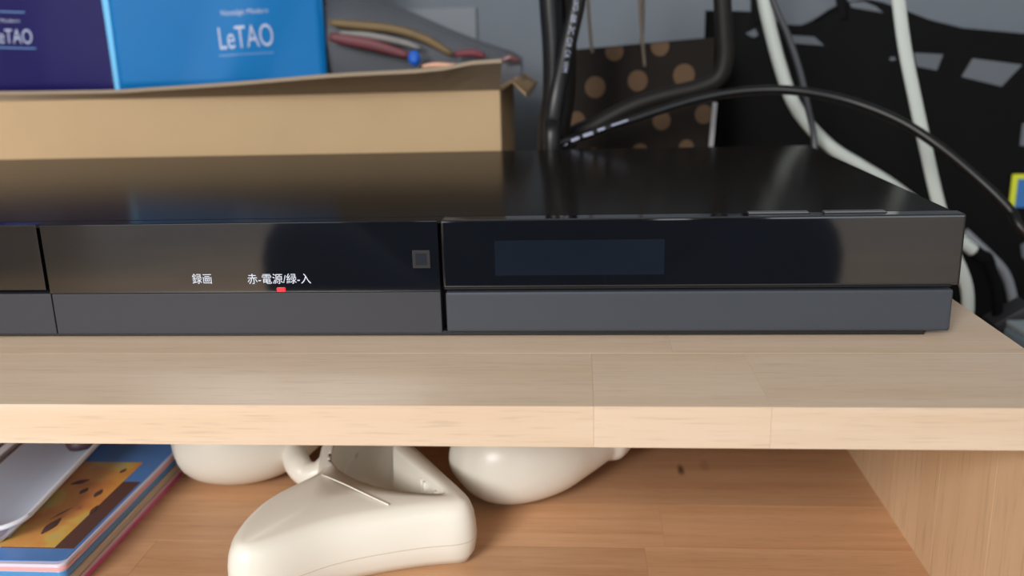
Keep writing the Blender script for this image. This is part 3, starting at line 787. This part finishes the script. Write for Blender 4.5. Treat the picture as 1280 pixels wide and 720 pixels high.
# --- two rounded grips
def grip(name, axis, radii, label, squash=0.9):
    P = spline(axis, 6); R = [v.x for v in spline([(r, 0, 0) for r in radii], 6)]
    L_ = []
    for i, p in enumerate(P):
        t = (P[min(i+1, len(P)-1)]-P[max(i-1, 0)]).normalized(); u = Vector((0, 0, 1)); s_ = t.cross(u).normalized(); u = s_.cross(t)
        L_.append([p+s_*R[i]*math.cos(2*math.pi*k/28)+u*R[i]*squash*math.sin(2*math.pi*k/28) for k in range(28)])
    g = empty(name, (P[len(P)//2].x, P[len(P)//2].y, ZS), label, 'controller', 'cream grips on the lower shelf')
    lo = min(v.z for l in L_ for v in l)
    L_ = [[v+Vector((0, 0, ZS-lo)) for v in l] for l in L_]
    loft('grip_body', L_, M_cream, g)
    # parting line along the side
    return g
def end_cap(r):   # radii of a rounded end
    return [r*0.02, r*0.45, r*0.78, r*0.95]
y2 = 0.166
grip('controller_grip', [(-0.1945, 0.146, -.08), (-0.193, 0.146, -.08), (-0.188, 0.146, -.08), (-0.180, 0.146, -.08), (-0.165, 0.147, -.08), (-0.150, 0.151, -.08), (-0.138, 0.158, -.080), (-0.127, 0.166, -.080), (-0.124, 0.170, -.080)],
     [0.0004, 0.009, 0.018, 0.0242, 0.0265, 0.0245, 0.018, 0.009, 0.0005], 'rounded cream plastic grip left of the trough shell, beside the cases')
grip('controller_grip', [(-0.0570, 0.134, -.08), (-0.0558, 0.1335, -.08), (-0.052, 0.132, -.08), (-0.045, 0.131, -.08), (-0.034, 0.131, -.08), (-0.019, 0.136, -.08), (-0.004, 0.145, -.08), (0.007, 0.152, -.08), (0.014, 0.155, -.08), (0.020, 0.157, -.08), (0.0225, 0.158, -.08)],
     [0.0004, 0.008, 0.0160, 0.0225, 0.0255, 0.0240, 0.0190, 0.0150, 0.0150, 0.010, 0.0005], 'rounded cream plastic grip with tapering tail, right of the trough shell')

# --- disc cases
xcr = onZ(112, 720, ZS).x
def shade(c1, c2=None): return c1
yc0 = 0.0485; CW, CL, CT = 0.142, 0.125, 0.0035
case_specs = [('pink', (222, 96, 156), (214, 186, 190), 'plastic disc case with pink edge, lowest of the stack', 0.000, 0.0012, 0.0020),
              ('cream', (200, 184, 164), (206, 190, 172), 'plastic disc case with beige edge, second from the bottom of the stack', -0.0006, 0.0, 0.0030),
              ('blue', (74, 142, 200), (176, 206, 226), 'plastic disc case with sky blue edge under the topmost one', -0.0010, 0.0005, 0.0030)]
def rprism(name, x0_, x1_, y0_, y1_, z0_, z1_, r, m, parent):
    P = rrect(x0_, x1_, y0_, y1_, r, 5)
    return hexa(name, [Vector((p.x, p.y, z0_)) for p in P], [Vector((p.x, p.y, z1_)) for p in P], m, parent, bevel=0.0003, seg=1)
def rrect(x0_, x1_, y0_, y1_, r, n=8):
    P = []
    for cx_, cy_, a0 in ((x1_-r, y0_+r, -90), (x1_-r, y1_-r, 0), (x0_+r, y1_-r, 90), (x0_+r, y0_+r, 180)):
        for k in range(n+1):
            a_ = math.radians(a0+90*k/n); P.append(Vector((cx_+r*math.cos(a_), cy_+r*math.sin(a_), 0)))
    return P
def disc_case(k, spec):
    nm, c1, c2, lab, dx, dy, cut = spec
    z0 = ZS+k*CT; x1_ = xcr+dx; x0_ = x1_-CW; y0_ = yc0+dy; y1_ = y0_+CL
    e = empty('disc_case', ((x0_+x1_)/2, (y0_+y1_)/2, z0), lab, 'case', 'disc cases stacked on the lower shelf')
    rprism('tray_half', x0_, x1_, y0_, y1_, z0+0.00005, z0+cut, 0.003, mat(nm+'_sleeve', c1, rough=0.25, coat=0.3), e)
    rprism('lid_half', x0_, x1_, y0_, y1_, z0+cut, z0+CT-0.00005, 0.003, mat(nm+'_edge', c2, rough=0.2, coat=0.4), e)
    return e
for k, s_ in enumerate(case_specs): disc_case(k, s_)
z0 = ZS+3*CT; zt_ = z0+CT
e = empty('disc_case', (xcr-CW/2, yc0+CL/2, z0), 'blue framed disc case with orange and yellow cover picture, topmost of the stack', 'case', 'disc cases stacked on the lower shelf')
x1_ = xcr-0.0006
rprism('tray_half', x1_-CW, x1_, yc0, yc0+CL, z0+0.00005, z0+0.0018, 0.0035, mat('rosy_case', (232, 166, 170), rough=0.2, coat=0.4), e)
rprism('lid_half', x1_-CW, x1_, yc0, yc0+CL, z0+0.0018, zt_-0.0003, 0.0035, mat('clear_lilac', (214, 212, 232), rough=0.15, coat=0.5), e)
M_cover = mat('blue_cover', (84, 136, 206), rough=0.18, var=0.22, scale=40, coat=0.4)
cov = rprism('cover_sheet', x1_-CW+0.0015, x1_-0.0010, yc0+0.0020, yc0+CL-0.0015, zt_-0.0003, zt_, 0.003, M_cover, e)
def art_mat():
    m, nt, b_ = new_mat('orange_picture')
    N_ = nt.nodes.new; L = nt.links.new
    tc = N_('ShaderNodeTexCoord'); n1 = N_('ShaderNodeTexNoise'); n1.inputs['Scale'].default_value = 42; n1.inputs['Detail'].default_value = 3
    L(tc.outputs['Object'], n1.inputs['Vector'])
    cr_ = N_('ShaderNodeValToRGB'); cr_.color_ramp.interpolation = 'EASE'
    els = [(0.30, (128, 88, 78)), (0.38, (214, 140, 78)), (0.5, (222, 160, 84)), (0.58, (216, 182, 92)), (0.7, (200, 184, 130))]
    r_ = cr_.color_ramp
    r_.elements[0].position = els[0][0]; r_.elements[0].color = srgb(*els[0][1])
    r_.elements[1].position = els[-1][0]; r_.elements[1].color = srgb(*els[-1][1])
    for p_, c_ in els[1:-1]:
        q_ = r_.elements.new(p_); q_.color = srgb(*c_)
    L(n1.outputs['Fac'], cr_.inputs['Fac']); L(cr_.outputs['Color'], b_.inputs['Base Color'])
    b_.inputs['Roughness'].default_value = 0.2; b_.inputs['Coat Weight'].default_value = 0.4
    return m
# picture: a brown band at its right, the warm picture left of it
p_fr = onZ(92, 686, zt_); p_br = onZ(168, 605, zt_)
px1 = p_fr.x; py0 = p_fr.y
bx('brown_band', px1-0.030, px1+0.0, py0, p_br.y+0.002, zt_, zt_+0.00008, mat('brown_print', (92, 66, 62), rough=0.25), cov)
bx('picture', x1_-CW+0.006, px1-0.0080, py0+0.0006, onZ(150, 578, zt_).y, zt_, zt_+0.00016, art_mat(), cov)
for (pa, pb_, w) in [((52, 668), (76, 648), .0022), ((88, 606), (112, 600), .0022), ((112, 644), (122, 632), .0012), ((118, 622), (128, 612), .0016), ((100, 618), (110, 610), .0016), ((150, 592), (158, 586), .0012), ((62, 650), (92, 634), .0006)]:
    a_, b_ = onZ(*pa, zt_), onZ(*pb_, zt_)
    tube('dark_shape', [Vector((a_.x, a_.y, zt_+.0002)), Vector(((a_.x+b_.x)/2, (a_.y+b_.y)/2, zt_+.0002)), Vector((b_.x, b_.y, zt_+.0002))], w, bpy.data.materials['brown_print'], cov, seg=8, n=4, flat=1, radii=[w*.2, w, w*.2])
for o__ in list(COL.objects):
    if o__.name.startswith('dark_shape'): o__.scale.z = 0.08

# --- grey white tray on the cases, at the left edge: a long trough with a rounded near end
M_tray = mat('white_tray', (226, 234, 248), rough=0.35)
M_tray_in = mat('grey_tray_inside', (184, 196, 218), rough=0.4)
ZT = zt_+0.0004; TH = 0.010
ra, rb = onZ(20, 662, ZT+TH), onZ(118, 559, ZT+TH)
td = (rb-ra); td.z = 0; td.normalize(); tn = Vector((-td.y, td.x, 0))
if tn.x > 0: tn = -tn
ty = empty('plastic_tray', (ra.x+tn.x*0.03, ra.y+0.06, ZT), 'pale grey moulded plastic tray with white rim lying on the disc cases', 'tray')
PR = [(0.0, TH), (0.0022, TH-0.0010), (0.0065, 0.0050), (0.010, 0.0026), (0.0145, 0.0020), (0.019, 0.0035), (0.026, 0.0074), (0.0325, TH+0.0015), (0.0335, TH+0.0020)]
def tray_row(t, inner=True):
    r_ = 0.012
    f = 1.0 if t >= r_ else math.sqrt(max(0.0, 1-((r_-t)/r_)**2))
    row = []
    for s_, z_ in PR:
        sh_ = (1-f)*0.012*max(0, 1-s_/0.016)
        row.append(ra+td*t+tn*(s_+sh_)+Vector((0, 0, (ZT+TH-(TH-z_)*f if z_ < TH else ZT+z_)-ra.z)))
    return row
ts = [0, 0.0004, 0.0012, 0.0025, 0.0045, 0.007, 0.0095, 0.012, 0.03, 0.07, 0.115]
rows_ = [tray_row(t) for t in ts]
V = [p for r_ in rows_ for p in r_]; n9 = len(PR)
F = [(j*n9+i, j*n9+i+1, (j+1)*n9+i+1, (j+1)*n9+i) for j in range(len(ts)-1) for i in range(n9-1)]
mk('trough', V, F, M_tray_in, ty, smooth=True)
rim_line = [rows_[0][-1], rows_[0][4]]+[r_[0] for r_ in rows_]
tube('rim', [p+Vector((0, 0, 0.0002)) for p in rim_line], 0.0011, M_tray, ty, seg=8, n=4)
# outer skin, drawn in towards its base
top_o = [rows_[0][-1]+td*-0.004, rows_[0][5]-td*0.0045, rows_[0][3]-td*0.004, rows_[1][0]-td*0.002, rows_[4][0]-tn*0.001, rows_[8][0]-tn*0.001, rows_[-1][0]-tn*0.001]
bot_o = [Vector((p.x, p.y, ZT))+o_ for p, o_ in zip(top_o, [td*0.010]*3+[td*0.010+tn*0.010]*1+[tn*0.010+td*0.004]+[tn*0.010]*2)]
k7 = len(top_o)
top_i = [rows_[0][-1], rows_[0][5], rows_[0][3], rows_[1][0], rows_[4][0], rows_[8][0], rows_[-1][0]]
V = bot_o+top_o+top_i; F = [(j*k7+i, j*k7+i+1, (j+1)*k7+i+1, (j+1)*k7+i) for j in range(2) for i in range(k7-1)]
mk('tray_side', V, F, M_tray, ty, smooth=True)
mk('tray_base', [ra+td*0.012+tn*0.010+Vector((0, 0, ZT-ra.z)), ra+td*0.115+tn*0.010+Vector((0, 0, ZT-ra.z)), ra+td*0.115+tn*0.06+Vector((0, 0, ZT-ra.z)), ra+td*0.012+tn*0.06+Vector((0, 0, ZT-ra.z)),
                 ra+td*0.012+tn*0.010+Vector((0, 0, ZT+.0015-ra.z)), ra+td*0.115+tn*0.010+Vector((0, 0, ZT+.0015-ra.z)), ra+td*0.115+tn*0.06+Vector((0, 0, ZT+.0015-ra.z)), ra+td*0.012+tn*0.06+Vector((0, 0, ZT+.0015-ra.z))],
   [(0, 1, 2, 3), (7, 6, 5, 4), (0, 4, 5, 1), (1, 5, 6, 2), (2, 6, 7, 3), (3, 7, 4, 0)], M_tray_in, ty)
M_groove = mat('brown_groove', (132, 112, 112), rough=0.5)
for k, (s_, w_, z_, m_) in enumerate([(0.0355, 0.0016, 0.0105, M_groove), (0.0395, 0.0022, 0.0125, M_tray), (0.043, 0.0014, 0.0112, M_groove), (0.0465, 0.0018, 0.0130, M_tray), (0.054, 0.0060, 0.0122, M_tray_in)]):
    a_ = ra+tn*s_+td*-0.004; b_ = ra+tn*s_+td*0.115
    P = [a_-tn*w_, a_+tn*w_, b_+tn*w_, b_-tn*w_]
    hexa('divider' if m_ is not M_groove else 'groove', [Vector((p.x, p.y, ZT+0.0003)) for p in P], [Vector((p.x, p.y, ZT+z_)) for p in P], m_, ty, bevel=0.0006, seg=2)
dk = onZ(90, 552, ZT+0.008)
loops = []
for k in range(7):
    a_ = math.pi/2*k/6
    loops.append([Vector((dk.x+0.009*math.cos(a_)*math.cos(t), dk.y+0.012+0.012*math.cos(a_)*math.sin(t), ZT+0.003+0.010*math.sin(a_))) for t in [2*math.pi*i/20 for i in range(20)]])
dn = loft('rubber_knob', loops[:-1]+[loops[-1]], mat('maroon_rubber', (70, 52, 60), rough=0.5)); tag(dn, 'dark maroon rounded knob lying inside the pale tray', 'knob')

# ------------------------------------------------------------------ the person sitting in front, seen only in the glossy front
M_cloth = mat('navy_clothing', (66, 68, 92), rough=0.85, spec=0.2, var=0.15, scale=14)
M_skin = mat('skin', (206, 160, 132), rough=0.55)
M_hair = mat('dark_hair', (26, 22, 20), rough=0.5)
cx, cy = -0.04, -0.90
pe = empty('person', (cx, cy, FLOOR_Z), 'person in dark navy clothes sitting cross-legged, mirrored dimly in the glossy recorder front', 'person')
def skinned(name, nodes, edges, m, parent, root=0, levels=2):
    me = bpy.data.meshes.new(name)
    org = WP[parent]
    me.from_pydata([Vector(n[0])-org for n in nodes], edges, []); me.update()
    me.materials.append(m)
    o = bpy.data.objects.new(name, me); COL.objects.link(o); o.parent = parent; WP[o] = org.copy()
    sk = o.modifiers.new('skin', 'SKIN'); sk.use_smooth_shade = True
    for i, n in enumerate(nodes):
        v = me.skin_vertices[0].data[i]; r = n[1]; v.radius = r if isinstance(r, tuple) else (r, r); v.use_root = (i == root)
    sd = o.modifiers.new('subdivision', 'SUBSURF'); sd.levels = levels; sd.render_levels = levels
    return o
FZ = FLOOR_Z
nodes = [((cx, cy, FZ+0.115), (0.15, 0.125)), ((cx, cy+0.03, FZ+0.27), (0.14, 0.105)), ((cx, cy+0.07, FZ+0.44), (0.155, 0.11)), ((cx, cy+0.11, FZ+0.56), (0.12, 0.085)), ((cx, cy+0.14, FZ+0.64), 0.052)]
edges = [(0, 1), (1, 2), (2, 3), (3, 4)]
for s_ in (-1, 1):
    b0 = len(nodes)
    nodes += [((cx+s_*0.12, cy+0.07, FZ+0.12), 0.095), ((cx+s_*0.285, cy+0.30, FZ+0.185), 0.075), ((cx+s_*0.15, cy+0.355, FZ+0.11), 0.056), ((cx-s_*0.04, cy+0.32+0.03*s_, FZ+0.060), 0.042), ((cx-s_*0.14, cy+0.30+0.03*s_, FZ+0.042), 0.038)]
    edges += [(0, b0), (b0, b0+1), (b0+1, b0+2), (b0+2, b0+3), (b0+3, b0+4)]
    b1 = len(nodes)
    nodes += [((cx+s_*0.19, cy+0.10, FZ+0.54), 0.062), ((cx+s_*0.27, cy+0.02, FZ+0.33), 0.046), ((cx+s_*0.16, cy+0.17, FZ+0.285), 0.034)]
    edges += [(3, b1), (b1, b1+1), (b1+1, b1+2)]
skinned('body', nodes, edges, M_cloth, pe)
hc = Vector((cx, cy+0.18, FZ+0.77))
def head_loop(z, rx, ry, dy=0.0, nose=0.0):
    return [hc+Vector((rx*math.cos(t), dy+ry*math.sin(t)+(nose if abs(t-math.pi/2) < 0.2 else 0), z)) for t in [2*math.pi*i/24 for i in range(24)]]
hd = loft('head', [head_loop(-0.125, .03, .03, .03), head_loop(-0.11, .048, .06, .02), head_loop(-0.08, .062, .082, .008), head_loop(-0.05, .068, .09, 0, .004), head_loop(-0.03, .071, .092, 0, .016), head_loop(0, .074, .094, 0, .008),
                   head_loop(0.04, .076, .097, -.003), head_loop(0.08, .066, .085, -.006), head_loop(0.105, .042, .055, -.008), head_loop(0.115, .012, .016, -.008)], M_skin, pe)
loft('neck', [head_loop(-0.165, .047, .047, -.02), head_loop(-0.09, .045, .047, -.005)], M_skin, pe)
loft('hair', [[p+Vector((0, -0.012, 0)) for p in head_loop(z, a, b, c_)] for z, a, b, c_ in [(-0.05, .066, .07, -.03), (0.0, .079, .082, -.02), (0.05, .081, .094, -.01), (0.09, .068, .086, -.004), (0.118, .042, .055, -.004), (0.126, .01, .014, -.006)]], M_hair, pe)
for s_ in (-1, 1):
    loops = [[hc+Vector((s_*0.028+0.009*math.cos(t)*r_, 0.086+d_, 0.002+0.006*math.sin(t)*r_)) for t in [2*math.pi*i/12 for i in range(12)]] for r_, d_ in ((1, 0), (0.7, 0.004), (0.1, 0.0055))]
    loft('eye', loops, M_hair, pe)
    tube('ear', [hc+Vector((s_*0.073, -0.005, -0.03)), hc+Vector((s_*0.081, -0.012, 0.0)), hc+Vector((s_*0.074, 0.0, 0.025))], 0.009, M_skin, pe, seg=8, n=3)
    w0 = Vector((cx+s_*0.16, cy+0.17, FZ+0.285)); pm = Vector((cx+s_*0.135, cy+0.225, FZ+0.268))
    hn = [(w0, 0.024), (pm, (0.034, 0.016))]; he = [(0, 1)]
    for k, (off, ln) in enumerate(((-0.027, .058), (-0.009, .068), (0.009, .064), (0.026, .050))):
        b0 = len(hn); root = pm+Vector((off, 0.02, 0.002)); dr = Vector((off*0.15-s_*0.02, ln*0.55, -ln*0.28))
        hn += [(root, 0.0095), (root+dr, 0.0085), (root+dr*1.7+Vector((0, 0, -0.012)), 0.007)]; he += [(1, b0), (b0, b0+1), (b0+1, b0+2)]
    b0 = len(hn); hn += [(pm+Vector((-s_*0.038, -0.006, 0)), 0.0105), (pm+Vector((-s_*0.058, 0.018, -0.004)), 0.0085)]; he += [(1, b0), (b0, b0+1)]
    skinned('hand', hn, he, M_skin, pe, levels=1)
tube('mouth', [hc+Vector((-0.02, 0.090, -0.068)), hc+Vector((0, 0.096, -0.070)), hc+Vector((0.02, 0.090, -0.068))], 0.004, mat('lips', (170, 96, 92), rough=0.5), pe, seg=6, n=4)
